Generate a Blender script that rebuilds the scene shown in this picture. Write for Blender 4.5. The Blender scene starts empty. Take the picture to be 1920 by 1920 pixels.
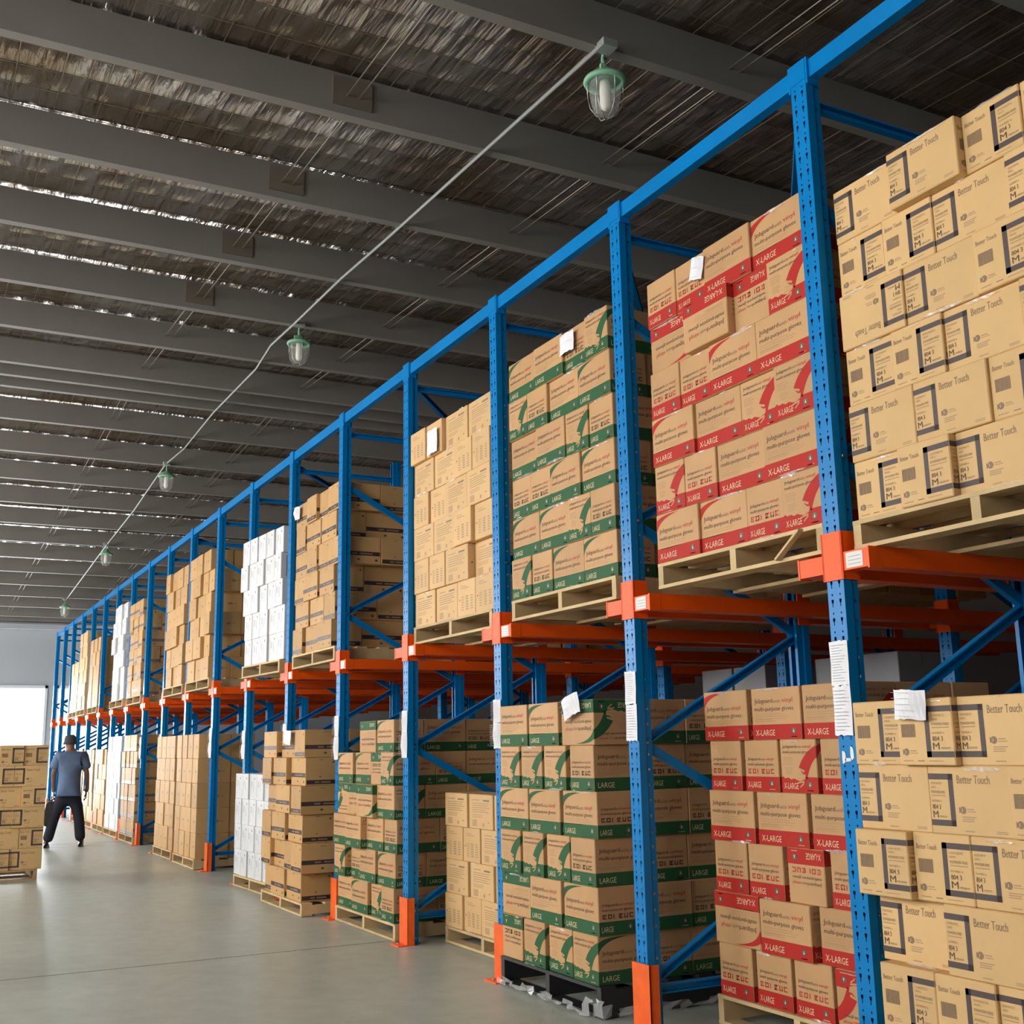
import bpy, bmesh, math, random
from mathutils import Vector, Matrix
random.seed(7)
SC = bpy.context.scene
COL = SC.collection
PI = math.pi

# ------------------------------------------------------------------ camera
cam_d = bpy.data.cameras.new('camera')
cam_d.sensor_fit = 'HORIZONTAL'
cam_d.sensor_width = 36.0
cam_d.lens = 36.0 * 2142.6 / 1920.0
cam_d.clip_start = 0.05
cam_d.clip_end = 300
cam = bpy.data.objects.new('camera', cam_d)
COL.objects.link(cam)
_r = Vector((-0.46609088, -0.88455631, -0.01787263))
_u = Vector((-0.18516778, 0.0777752, 0.97962437))
_f = Vector((0.86514287, -0.45990342, 0.20004164))
cam.matrix_world = Matrix(((_r.x, _u.x, -_f.x, -3.7163), (_r.y, _u.y, -_f.y, 3.51965),
                           (_r.z, _u.z, -_f.z, 1.45979), (0, 0, 0, 1)))
SC.camera = cam

# ------------------------------------------------------------------ sky, daylight, exposure
world = bpy.data.worlds.new('daylight')
SC.world = world
world.use_nodes = True
_bg = world.node_tree.nodes['Background']
_bg.inputs[0].default_value = (0.86, 0.93, 1.0, 1)
_bg.inputs[1].default_value = 2.6
SC.view_settings.view_transform = 'Standard'
SC.view_settings.look = 'None'
SC.view_settings.gamma = 1.0
SC.view_settings.use_curve_mapping = False
SC.view_settings.exposure = -0.04
SC.cycles.use_denoising = True
SC.cycles.max_bounces = 5
SC.cycles.diffuse_bounces = 3
SC.cycles.glossy_bounces = 3
SC.cycles.transmission_bounces = 6
SC.cycles.transparent_max_bounces = 8
SC.cycles.sample_clamp_indirect = 6.0
SC.cycles.caustics_reflective = False
SC.cycles.caustics_refractive = False
SC.cycles.use_adaptive_sampling = True
SC.cycles.adaptive_threshold = 0.08
SC.cycles.adaptive_min_samples = 12

WALL_Y = 9.0          # window wall on the left of the aisle
END_X = 32.0           # far end wall
DOORS = [(-7.6, -3.4), (-1.6, 3.0), (5.2, 9.4), (11.6, 15.8), (18.0, 22.2), (24.4, 28.6)]   # window bays, X ranges
DOOR_Z, DOOR_H = 2.3, 5.3     # a row of high windows
def daylight(name, loc, rot, sx, sy, power, col=(1, 0.97, 0.92)):
    d = bpy.data.lights.new(name, 'AREA')
    d.shape = 'RECTANGLE'; d.size = sx; d.size_y = sy; d.energy = power; d.color = col
    o = bpy.data.objects.new(name, d); COL.objects.link(o)
    o.location = loc; o.rotation_euler = rot
    return o
DOCK_POWER = [170, 340, 370, 480, 430, 370]
for k, (a, b) in enumerate(DOORS):
    daylight('window_daylight', ((a + b) / 2, WALL_Y - 0.02, (DOOR_Z + DOOR_H) / 2), (-PI / 2, 0, 0), b - a, DOOR_H - DOOR_Z, DOCK_POWER[k])
daylight('end_daylight', (END_X - 0.02, 1.6, 1.7), (0, -PI / 2, 0) if False else (0, PI / 2, 0), 3.3, 3.5, 900, (0.92, 0.97, 1))

# ------------------------------------------------------------------ materials
MATS = {}
def nt(m):
    return m.node_tree.nodes, m.node_tree.links
def mat(name, col, rough=0.6, metal=0.0, spec=0.4, vary=0.0, noise=0.0, nscale=8.0, bump=0.0, bscale=30.0, coat=0.0):
    m = bpy.data.materials.new(name); m.use_nodes = True
    N, L = nt(m)
    b = N['Principled BSDF']
    b.inputs['Roughness'].default_value = rough
    b.inputs['Metallic'].default_value = metal
    b.inputs['Specular IOR Level'].default_value = spec
    if coat:
        b.inputs['Coat Weight'].default_value = coat; b.inputs['Coat Roughness'].default_value = 0.25
    c = (*col, 1)
    b.inputs['Base Color'].default_value = c
    src = None
    if vary or noise:
        hsv = N.new('ShaderNodeHueSaturation'); hsv.inputs['Color'].default_value = c
        val = N.new('ShaderNodeMath'); val.operation = 'ADD'; val.inputs[0].default_value = 1; val.inputs[1].default_value = 0
        if vary:
            oi = N.new('ShaderNodeObjectInfo')
            mr = N.new('ShaderNodeMapRange'); mr.inputs[3].default_value = 1 - vary; mr.inputs[4].default_value = 1 + vary
            L.new(oi.outputs['Random'], mr.inputs[0]); L.new(mr.outputs[0], val.inputs[0])
        if noise:
            tc = N.new('ShaderNodeTexCoord'); nz = N.new('ShaderNodeTexNoise')
            nz.inputs['Scale'].default_value = nscale; nz.inputs['Detail'].default_value = 5
            L.new(tc.outputs['Object'], nz.inputs['Vector'])
            mr2 = N.new('ShaderNodeMapRange'); mr2.inputs[1].default_value = 0.3; mr2.inputs[2].default_value = 0.7
            mr2.inputs[3].default_value = -noise; mr2.inputs[4].default_value = noise
            L.new(nz.outputs['Fac'], mr2.inputs[0]); L.new(mr2.outputs[0], val.inputs[1])
        L.new(val.outputs[0], hsv.inputs['Value']); L.new(hsv.outputs[0], b.inputs['Base Color'])
    if bump:
        tc = N.new('ShaderNodeTexCoord'); nz = N.new('ShaderNodeTexNoise'); nz.inputs['Scale'].default_value = bscale
        nz.inputs['Detail'].default_value = 4
        bp = N.new('ShaderNodeBump'); bp.inputs['Strength'].default_value = bump; bp.inputs['Distance'].default_value = 0.01
        L.new(tc.outputs['Object'], nz.inputs['Vector']); L.new(nz.outputs['Fac'], bp.inputs['Height']); L.new(bp.outputs[0], b.inputs['Normal'])
    MATS[name] = m
    return m

mat('kraft', (0.565, 0.325, 0.150), 0.55, spec=0.2, vary=0.07, noise=0.06, nscale=4, bump=0.15, bscale=9)
mat('kraft_pale', (0.70, 0.45, 0.205), 0.55, spec=0.2, vary=0.06, noise=0.05, nscale=4, bump=0.15, bscale=9)
mat('kraft_tan', (0.69, 0.435, 0.205), 0.55, spec=0.2, vary=0.06, noise=0.05, nscale=4, bump=0.15, bscale=9)
mat('kraft_brown', (0.55, 0.32, 0.13), 0.55, spec=0.2, vary=0.09, noise=0.06, nscale=4, bump=0.15, bscale=9)
mat('white_card', (0.70, 0.70, 0.71), 0.5, vary=0.05, noise=0.02, nscale=4)
mat('shaded_white_wrap', (0.26, 0.26, 0.28), 0.3, vary=0.05)  # wrapped white cartons deep in the lanes, with their shade put into the colour
mat('ink', (0.10, 0.055, 0.035), 0.6)
mat('ink_soft', (0.30, 0.185, 0.11), 0.6)
mat('ink_faint', (0.42, 0.25, 0.12), 0.6)
mat('ink_red', (0.50, 0.05, 0.03), 0.55)
mat('band_red', (0.46, 0.026, 0.018), 0.6, spec=0.2)
mat('band_green', (0.027, 0.108, 0.040), 0.6, spec=0.2)
mat('cream', (0.72, 0.55, 0.33), 0.55)
mat('emblem', (0.09, 0.10, 0.07), 0.5)
mat('frame_ink', (0.085, 0.06, 0.055), 0.55)
mat('bt_ink', (0.26, 0.17, 0.10), 0.6)
mat('tan_ink', (0.40, 0.26, 0.14), 0.6)
mat('stripe', (0.05, 0.035, 0.035), 0.35)
mat('stripe_blue', (0.10, 0.12, 0.20), 0.4)
mat('white_ink', (0.16, 0.14, 0.20), 0.6)
mat('blue', (0.0, 0.195, 0.52), 0.30, spec=0.22, noise=0.10, nscale=2.0)
mat('orange', (0.95, 0.105, 0.004), 0.40, spec=0.25, noise=0.06, nscale=3)
mat('guard_orange', (0.95, 0.13, 0.012), 0.45, noise=0.12, nscale=9)
mat('bolt', (0.30, 0.28, 0.26), 0.4, metal=0.8)
mat('paper', (0.86, 0.85, 0.88), 0.7)
mat('paper_ink', (0.48, 0.48, 0.52), 0.7)
mat('sticker', (0.78, 0.74, 0.70), 0.5)
mat('wood', (0.60, 0.43, 0.22), 0.7, vary=0.14, noise=0.16, nscale=5, bump=0.3, bscale=25)
mat('wood_dark', (0.40, 0.26, 0.13), 0.75, vary=0.14, noise=0.2, nscale=6, bump=0.3, bscale=25)
mat('black_plastic', (0.025, 0.025, 0.028), 0.4)
mat('purlin', (0.205, 0.187, 0.165), 0.6, noise=0.08, nscale=1.3, bump=0.1, bscale=3)
mat('joint', (0.10, 0.10, 0.09), 0.8)
mat('steel_wire', (0.30, 0.24, 0.17), 0.4, metal=0.7)
mat('rod', (0.22, 0.19, 0.15), 0.45, metal=0.5)
mat('conduit', (0.27, 0.28, 0.26), 0.45)
mat('lamp_green', (0.22, 0.46, 0.30), 0.5)
mat('lamp_tube', (0.80, 0.76, 0.68), 0.4)
mat('cage', (0.45, 0.43, 0.38), 0.35, metal=0.8)
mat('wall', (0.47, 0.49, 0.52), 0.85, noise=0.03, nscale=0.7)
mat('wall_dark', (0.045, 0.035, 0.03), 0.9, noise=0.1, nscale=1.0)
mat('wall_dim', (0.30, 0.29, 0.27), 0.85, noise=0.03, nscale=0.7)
mat('frame_white', (0.75, 0.77, 0.80), 0.5)
mat('scrap', (0.8, 0.8, 0.8), 0.6)
mat('asphalt', (0.6, 0.6, 0.6), 0.9)
mat('skin', (0.22, 0.11, 0.07), 0.55)
mat('shirt', (0.105, 0.155, 0.26), 0.8, noise=0.12, nscale=9)
mat('trousers', (0.012, 0.012, 0.022), 0.8)
mat('shoe', (0.012, 0.011, 0.010), 0.45)
mat('cap', (0.05, 0.055, 0.06), 0.8)
mat('bag', (0.02, 0.022, 0.025), 0.6)

m = mat('concrete', (0.40, 0.39, 0.36), 0.32, spec=0.38)          # polished floor
N, L = nt(m); b = N['Principled BSDF']
tc = N.new('ShaderNodeTexCoord')
n1 = N.new('ShaderNodeTexNoise'); n1.inputs['Scale'].default_value = 0.55; n1.inputs['Detail'].default_value = 6
n2 = N.new('ShaderNodeTexNoise'); n2.inputs['Scale'].default_value = 6.0; n2.inputs['Detail'].default_value = 8
L.new(tc.outputs['Object'], n1.inputs['Vector']); L.new(tc.outputs['Object'], n2.inputs['Vector'])
mx = N.new('ShaderNodeMix'); mx.data_type = 'FLOAT'; mx.inputs[0].default_value = 0.4
L.new(n1.outputs['Fac'], mx.inputs[2]); L.new(n2.outputs['Fac'], mx.inputs[3])
cr = N.new('ShaderNodeValToRGB')
cr.color_ramp.elements[0].position = 0.32; cr.color_ramp.elements[0].color = (0.37, 0.39, 0.335, 1)
cr.color_ramp.elements[1].position = 0.68; cr.color_ramp.elements[1].color = (0.53, 0.56, 0.48, 1)
L.new(mx.outputs[0], cr.inputs[0]); L.new(cr.outputs[0], b.inputs['Base Color'])
mr = N.new('ShaderNodeMapRange'); mr.inputs[3].default_value = 0.26; mr.inputs[4].default_value = 0.50
L.new(n1.outputs['Fac'], mr.inputs[0]); L.new(mr.outputs[0], b.inputs['Roughness'])

m = mat('foil', (0.30, 0.25, 0.20), 0.19, metal=0.9)             # quilted roof foil resting on a wire grid
N, L = nt(m); b = N['Principled BSDF']
tc = N.new('ShaderNodeTexCoord'); sp = N.new('ShaderNodeSeparateXYZ'); L.new(tc.outputs['Object'], sp.inputs[0])
def mth(op, a, bb=None):
    n = N.new('ShaderNodeMath'); n.operation = op
    for i, v in enumerate((a, bb)):
        if v is None: continue
        if isinstance(v, (int, float)): n.inputs[i].default_value = v
        else: L.new(v, n.inputs[i])
    return n.outputs[0]
qx = mth('ABSOLUTE', mth('SINE', mth('MULTIPLY', sp.outputs['X'], PI / 0.30)))
qy = mth('ABSOLUTE', mth('SINE', mth('MULTIPLY', sp.outputs['Y'], PI / 0.30)))
mp = N.new('ShaderNodeMapping'); mp.inputs['Scale'].default_value = (1.2, 9.0, 1.0)
L.new(tc.outputs['Object'], mp.inputs[0])
nz = N.new('ShaderNodeTexNoise'); nz.inputs['Scale'].default_value = 2.2; nz.inputs['Detail'].default_value = 5
L.new(mp.outputs[0], nz.inputs['Vector'])
nb = N.new('ShaderNodeTexNoise'); nb.inputs['Scale'].default_value = 0.8; nb.inputs['Detail'].default_value = 3
L.new(tc.outputs['Object'], nb.inputs['Vector'])
h = mth('ADD', mth('MULTIPLY', mth('MULTIPLY', qx, qy), -0.022), mth('ADD', mth('MULTIPLY', nz.outputs['Fac'], 0.030), mth('MULTIPLY', nb.outputs['Fac'], 0.06)))
bp = N.new('ShaderNodeBump'); bp.inputs['Strength'].default_value = 1.0; bp.inputs['Distance'].default_value = 1.0
L.new(h, bp.inputs['Height']); L.new(bp.outputs[0], b.inputs['Normal'])
cr = N.new('ShaderNodeValToRGB')
cr.color_ramp.elements[0].position = 0.38; cr.color_ramp.elements[0].color = (0.42, 0.33, 0.25, 1)
cr.color_ramp.elements[1].position = 0.62; cr.color_ramp.elements[1].color = (0.74, 0.72, 0.70, 1)
L.new(nb.outputs['Fac'], cr.inputs[0]); L.new(cr.outputs[0], b.inputs['Base Color'])

m = bpy.data.materials.new('glass'); m.use_nodes = True; N, L = nt(m); MATS['glass'] = m
b = N['Principled BSDF']; b.inputs['Roughness'].default_value = 0.05; b.inputs['Base Color'].default_value = (0.9, 0.9, 0.88, 1)
tr = N.new('ShaderNodeBsdfTransparent'); ms = N.new('ShaderNodeMixShader'); ms.inputs[0].default_value = 0.16
L.new(tr.outputs[0], ms.inputs[1]); L.new(b.outputs[0], ms.inputs[2]); L.new(ms.outputs[0], N['Material Output'].inputs[0])

m = bpy.data.materials.new('film'); m.use_nodes = True; N, L = nt(m); MATS['film'] = m      # crumpled stretch film
b = N['Principled BSDF']; b.inputs['Roughness'].default_value = 0.06; b.inputs['Base Color'].default_value = (0.95, 0.93, 0.92, 1)
b.inputs['Specular IOR Level'].default_value = 1.0
tr = N.new('ShaderNodeBsdfTransparent'); ms = N.new('ShaderNodeMixShader'); ms.inputs[0].default_value = 0.34
L.new(tr.outputs[0], ms.inputs[1]); L.new(b.outputs[0], ms.inputs[2]); L.new(ms.outputs[0], N['Material Output'].inputs[0])

# ------------------------------------------------------------------ mesh helpers
class MB:
    def __init__(s): s.v = []; s.f = []; s.m = []; s.mats = []
    def mi(s, name):
        if name not in s.mats: s.mats.append(name)
        return s.mats.index(name)
    def add(s, vs, fs, mt):
        o = len(s.v); k = s.mi(mt)
        s.v.extend(tuple(p) for p in vs)
        for q in fs:
            s.f.append(tuple(i + o for i in q)); s.m.append(k)
    def box(s, x0, x1, y0, y1, z0, z1, mt, M=None):
        vs = [Vector((x, y, z)) for x in (x0, x1) for y in (y0, y1) for z in (z0, z1)]
        if M: vs = [M @ p for p in vs]
        s.add(vs, [(0, 1, 3, 2), (4, 6, 7, 5), (0, 4, 5, 1), (2, 3, 7, 6), (0, 2, 6, 4), (1, 5, 7, 3)], mt)
    def tube(s, pts, r, mt, n=8, cap=True):
        pts = [Vector(p) for p in pts]
        rr = r if isinstance(r, (list, tuple)) else [r] * len(pts)
        o = len(s.v); k = s.mi(mt)
        for i, p in enumerate(pts):
            d = (pts[min(i + 1, len(pts) - 1)] - pts[max(i - 1, 0)]).normalized()
            a = d.orthogonal().normalized() if abs(d.z) > 0.95 else d.cross(Vector((0, 0, 1))).normalized()
            c = d.cross(a)
            for j in range(n):
                t = 2 * PI * j / n
                s.v.append(tuple(p + a * (rr[i] * math.cos(t)) + c * (rr[i] * math.sin(t))))
        for i in range(len(pts) - 1):
            for j in range(n):
                s.f.append((o + i * n + j, o + i * n + (j + 1) % n, o + (i + 1) * n + (j + 1) % n, o + (i + 1) * n + j)); s.m.append(k)
        if cap:
            s.f.append(tuple(o + j for j in range(n))); s.m.append(k)
            s.f.append(tuple(o + (len(pts) - 1) * n + j for j in range(n))); s.m.append(k)
    def lathe(s, prof, mt, n=20):
        o = len(s.v); k = s.mi(mt)
        for (r, z) in prof:
            for j in range(n):
                t = 2 * PI * j / n
                s.v.append((r * math.cos(t), r * math.sin(t), z))
        for i in range(len(prof) - 1):
            for j in range(n):
                s.f.append((o + i * n + j, o + i * n + (j + 1) % n, o + (i + 1) * n + (j + 1) % n, o + (i + 1) * n + j)); s.m.append(k)
    def mesh(s, name, smooth=False):
        me = bpy.data.meshes.new(name)
        me.from_pydata(s.v, [], s.f)
        for n_ in s.mats: me.materials.append(MATS[n_])
        me.polygons.foreach_set('material_index', s.m)
        if smooth: me.polygons.foreach_set('use_smooth', [True] * len(s.f))
        me.update()
        return me
def obj(name, me, parent=None, loc=None, rot=None):
    o = bpy.data.objects.new(name, me); COL.objects.link(o)
    if parent: o.parent = parent
    if loc is not None: o.location = loc
    if rot is not None: o.rotation_euler = rot
    return o
def tag(o, label, cat, group=None, kind=None):
    o['label'] = label; o['category'] = cat
    if group: o['group'] = group
    if kind: o['kind'] = kind
    return o
def empty(name, loc=(0, 0, 0), rz=0):
    o = bpy.data.objects.new(name, None); COL.objects.link(o)
    o.location = loc; o.rotation_euler = (0, 0, rz); o.empty_display_size = 0.1
    return o
def struct(o):
    o['kind'] = 'structure'; return o
ORD = ['first', 'second', 'third', 'fourth', 'fifth', 'sixth', 'seventh', 'eighth', 'ninth', 'tenth', 'eleventh', 'twelfth',
       'thirteenth', 'fourteenth', 'fifteenth', 'sixteenth', 'seventeenth', 'eighteenth', 'nineteenth', 'twentieth']

# ------------------------------------------------------------------ the hall
X0, X1, YB, YL = -9.0, END_X, -11.0, WALL_Y
def roof_z(x): return 6.62 - 0.055 * abs(x - 12.0)
mb = MB(); mb.add([(X0, YB, 0), (X1, YB, 0), (X1, YL, 0), (X0, YL, 0), (X0, YB, -.2), (X1, YB, -.2), (X1, YL, -.2), (X0, YL, -.2)],
                  [(0, 1, 2, 3), (4, 7, 6, 5), (0, 4, 5, 1), (1, 5, 6, 2), (2, 6, 7, 3), (3, 7, 4, 0)], 'concrete')
floor_o = struct(obj('floor', mb.mesh('floor')))
for jx in (4.95, 17.0):                                   # saw-cut joints across the slab
    jm = MB(); jm.box(jx - .003, jx + .003, YB, YL, 0.0, 0.0012, 'joint'); obj('floor_joint', jm.mesh('floor_joint'), floor_o)
def wall_with_openings(name, axis, pos, a0, a1, ztop, openings, mt, thick=0.25, outward=1):
    """wall in plane axis=pos; openings = (a, b, zbottom, ztop); built from solid blocks around them"""
    mb = MB()
    cuts = sorted({a0, a1, *[o[0] for o in openings], *[o[1] for o in openings]})
    for p, q in zip(cuts, cuts[1:]):
        mid = (p + q) / 2
        hole = [o for o in openings if o[0] <= mid <= o[1]]
        segs = [(0, ztop)] if not hole else [(0, hole[0][2]), (hole[0][3], ztop)]
        for z0, z1 in segs:
            if z1 - z0 < 1e-4: continue
            lo, hi = sorted((pos, pos + outward * thick))
            if axis == 'x': mb.box(lo, hi, p, q, z0, z1, mt)
            else: mb.box(p, q, lo, hi, z0, z1, mt)
    return struct(obj(name, mb.mesh(name)))
ENDZ = roof_z(X1) + 0.05
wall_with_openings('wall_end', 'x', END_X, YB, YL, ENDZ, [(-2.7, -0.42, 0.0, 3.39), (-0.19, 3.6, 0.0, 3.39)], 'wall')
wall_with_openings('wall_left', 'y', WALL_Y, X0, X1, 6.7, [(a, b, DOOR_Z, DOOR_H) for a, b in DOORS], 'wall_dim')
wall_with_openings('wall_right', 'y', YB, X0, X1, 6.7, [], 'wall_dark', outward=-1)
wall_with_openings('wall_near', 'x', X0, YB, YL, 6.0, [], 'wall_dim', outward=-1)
for k, (ya, yb) in enumerate(((-2.7, -0.42), (-0.19, 3.6))):                    # jambs of the bright end doors
    d = struct(empty('door_%d' % (k + 1), (END_X, (ya + yb) / 2, 0)))
    mb = MB()
    w = (yb - ya) / 2
    mb.box(-0.03, 0.1, -w, -w + 0.07, 0, 3.39, 'frame_white'); mb.box(-0.03, 0.1, w - 0.07, w, 0, 3.39, 'frame_white')
    mb.box(-0.03, 0.1, -w, w, 3.31, 3.39, 'frame_white')
    obj('door_frame', mb.mesh('door_frame'), d)
mb = MB(); mb.box(END_X + 0.3, END_X + 40, -30, 30, -0.3, -0.02, 'asphalt')
struct(obj('ground', mb.mesh('ground')))
mb = MB(); mb.box(END_X - 0.25, END_X - 0.02, YB, YL, 4.98, 5.13, 'wall'); mb.box(END_X - 0.35, END_X - 0.02, YB, YL, 5.2, 5.32, 'purlin')
struct(obj('trim_1', mb.mesh('trim_1')))

ceil_root = struct(empty('ceiling'))
mb = MB()
for xa, xb in ((X0, 12.0), (12.0, X1)):
    za, zb = roof_z(xa), roof_z(xb)
    mb.add([(xa, YB, za), (xb, YB, zb), (xb, YL, zb), (xa, YL, za), (xa, YB, za + .1), (xb, YB, zb + .1), (xb, YL, zb + .1), (xa, YL, za + .1)],
           [(0, 3, 2, 1), (4, 5, 6, 7), (0, 1, 5, 4), (3, 7, 6, 2), (0, 4, 7, 3), (1, 2, 6, 5)], 'foil')
obj('roof_foil', mb.mesh('roof_foil'), ceil_root)
PURL = [1.65 + 1.575 * k for k in range(-6, 7)] + [11.75, 12.25] + [13.6 + 1.575 * k for k in range(0, 12)]
PURL = [p for p in PURL if p < END_X - 0.3]
def purlin_mesh():
    mb = MB()
    # cold-rolled channel on edge: web on the near side, flanges with lips pointing away
    prof = [(0, 0), (0.085, 0), (0.085, 0.03), (0.075, 0.03), (0.075, 0.01), (0.01, 0.01), (0.01, 0.30), (0.085, 0.30), (0.085, 0.31), (0, 0.31)]
    n = len(prof); vs = [(x, y, z) for y in (YB, YL) for x, z in prof]
    fs = [(i, (i + 1) % n, n + (i + 1) % n, n + i) for i in range(n)]
    mb.add(vs, fs, 'purlin')
    return mb.mesh('purlin')
pm = purlin_mesh()
for p in PURL:
    obj('purlin', pm, ceil_root, (p, 0, roof_z(p) - 0.335))
mb = MB()                                                                       # wire grid under the foil
for k in range(int((YL - YB) / 0.30) + 1):
    y = YB + 0.05 + k * 0.30
    for xa, xb in ((X0, 12.0), (12.0, X1)):
        za, zb = roof_z(xa) - 0.02, roof_z(xb) - 0.02
        mb.tube([(xa, y, za), (xb, y, zb)], 0.0035, 'steel_wire', 4, False)
for k in range(int((X1 - X0) / 0.30)):
    x = X0 + k * 0.30
    z = roof_z(x) - 0.014
    mb.tube([(x, YB, z), (x, YL, z)], 0.0025, 'steel_wire', 4, False)
o = obj('wire_grid', mb.mesh('wire_grid'), ceil_root); o['kind'] = 'stuff'
for yy in (1.0, -1.12, 4.2, -4.0):                                              # paired sag rods between purlins
    for off in (0.0, 0.09):
        mb = MB()
        mb.tube([(X0, yy + off, roof_z(X0) - 0.2), (12, yy + off, roof_z(12) - 0.2), (X1, yy + off, roof_z(X1) - 0.2)], 0.005, 'rod', 6)
        obj('sag_rod', mb.mesh('sag_rod'), ceil_root)
cl = MB()                                                                       # cleat plates where rods meet purlins
cl.box(-0.02, 0.0, -0.10, 0.19, 0.06, 0.27, 'rod')
clm = cl.mesh('cleat')
for p in PURL:
    if p > 1 and p < 9:
        obj('cleat', clm, ceil_root, (p, 1.0, roof_z(p) - 0.335))

# ------------------------------------------------------------------ racking
B = 1.6
NPOST = 19
POST_H = 4.60
def post_mesh():
    mb = MB(); H = POST_H; P = 0.08
    def plate(p0, ax, up, cols, mt):
        """cols: list of (a, b, pattern) strips along ax; pattern None / 'key' / 'dot'"""
        for a, b, pat in cols:
            def q(u, w): return p0 + ax * u + Vector((0, 0, w))
            if pat is None:
                mb.add([q(a, 0), q(b, 0), q(b, H), q(a, H)], [(0, 1, 2, 3)], mt); continue
            n = int(H / P)
            for k in range(n):
                z = k * P
                if pat == 'key':
                    segs = [(0, .018), (.050, .066), (.074, .08)]
                    c = (a + b) / 2; wv = (b - a) / 2
                    mb.add([q(a, z + .018), q(c - wv * .35, z + .018), q(c - wv * .35, z + .034), q(a, z + .037)], [(0, 1, 2, 3)], mt)
                    mb.add([q(b, z + .018), q(c + wv * .35, z + .018), q(c + wv * .35, z + .034), q(b, z + .037)], [(0, 3, 2, 1)], mt)
                    mb.add([q(a, z + .066), q(a + wv * .5, z + .066), q(a + wv * .5, z + .074), q(a, z + .074)], [(0, 1, 2, 3)], mt)
                    mb.add([q(b - wv * .5, z + .066), q(b, z + .066), q(b, z + .074), q(b - wv * .5, z + .074)], [(0, 1, 2, 3)], mt)
                else:
                    segs = [(0, .034), (.046, .08)]
                for s0, s1 in segs:
                    mb.add([q(a, z + s0), q(b, z + s0), q(b, z + s1), q(a, z + s1)], [(0, 1, 2, 3)], mt)
            mb.add([q(a, n * P), q(b, n * P), q(b, H), q(a, H)], [(0, 1, 2, 3)], mt)
    X = Vector((-1, 0, 0))
    plate(Vector((0, 0, 0)), X, None, [(0, .020, None), (.020, .033, 'key'), (.033, .067, None), (.067, .080, 'key'), (.080, .10, None)], 'blue')
    Yv = Vector((0, -1, 0))
    plate(Vector((-.10, 0, 0)), Yv, None, [(0, .045, None)], 'blue')                   # side walls with a step
    plate(Vector((-.10, -.045, 0)), Vector((1, 0, 0)), None, [(0, .010, None)], 'blue')
    plate(Vector((-.09, -.045, 0)), Yv, None, [(0, .016, None), (.016, .026, 'dot'), (.026, .045, None)], 'blue')
    plate(Vector((0, 0, 0)), Yv, None, [(0, .045, None)], 'blue')
    plate(Vector((0, -.045, 0)), Vector((-1, 0, 0)), None, [(0, .010, None)], 'blue')
    plate(Vector((-.01, -.045, 0)), Yv, None, [(0, .045, None)], 'blue')
    plate(Vector((-.09, -.09, 0)), Vector((1, 0, 0)), None, [(0, .022, None)], 'blue')  # rear lips
    plate(Vector((-.01, -.09, 0)), Vector((-1, 0, 0)), None, [(0, .022, None)], 'blue')
    mb.box(-.102, .002, -.05, .002, H - .10, H + .004, 'blue')                           # top cap
    return mb.mesh('post')
POSTM = post_mesh()
def channel_mesh(Ln, mt='blue'):
    mb = MB(); a, t = 0.046, 0.008                                                      # U section, open side down
    prof = [(-a / 2, -.018), (-a / 2 + t, -.018), (-a / 2 + t, .010), (a / 2 - t, .010), (a / 2 - t, -.018), (a / 2, -.018), (a / 2, .018), (-a / 2, .018)]
    n = len(prof)
    vs = [(x, y, z) for x in (0, Ln) for z, y in prof]
    fs = [(i, (i + 1) % n, n + (i + 1) % n, n + i) for i in range(n)] + [tuple(range(n)), tuple(range(n, 2 * n))]
    mb.add(vs, fs, mt)
    return mb.mesh('brace')
FR_D = 1.25            # frame depth
br_h = channel_mesh(FR_D - 0.14)
dz = 0.61
br_d = channel_mesh(math.hypot(FR_D - 0.10, dz))
def boltm():
    mb = MB(); mb.lathe([(0.0, .012), (.008, .012), (.010, .006), (.010, 0)], 'bolt', 6); return mb.mesh('bolt')
BOLTM = boltm()
SLEEVE = MB()
for (x0, x1, y0, y1) in ((-.112, .012, -.004, .008), (-.112, -.101, -.085, .008), (.001, .012, -.085, .008)):
    SLEEVE.box(x0, x1, y0, y1, 2.13, 2.34, 'orange')
SLEEVEM = SLEEVE.mesh('sleeve')
armm = MB(); armm.box(.012, .165, -.062, .004, 2.165, 2.245, 'orange'); armm.box(.160, .170, -.066, .006, 2.158, 2.250, 'orange')
ARML = armm.mesh('rail_arm')
armm = MB(); armm.box(-.255, -.112, -.062, .004, 2.165, 2.245, 'orange'); armm.box(-.262, -.252, -.066, .006, 2.158, 2.250, 'orange')
ARMR = armm.mesh('rail_arm')
stk = MB(); stk.box(-.225, -.128, .0045, .0055, 2.172, 2.238, 'sticker')
for k in range(3): stk.box(-.215, -.14, .0056, .0058, 2.185 + k * .016, 2.189 + k * .016, 'paper_ink')
STKM = stk.mesh('label_sticker')
capm = MB(); capm.box(-.105, .005, -.10, .006, 0, .012, 'blue'); FOOTM = capm.mesh('base_plate')
am_ = MB(); am_.box(.012, .066, -.062, .004, 2.165, 2.245, 'orange'); ARML2 = am_.mesh('rail_arm')
am_ = MB(); am_.box(-.158, -.112, -.062, .004, 2.165, 2.245, 'orange'); ARMR2 = am_.mesh('rail_arm')
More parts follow.
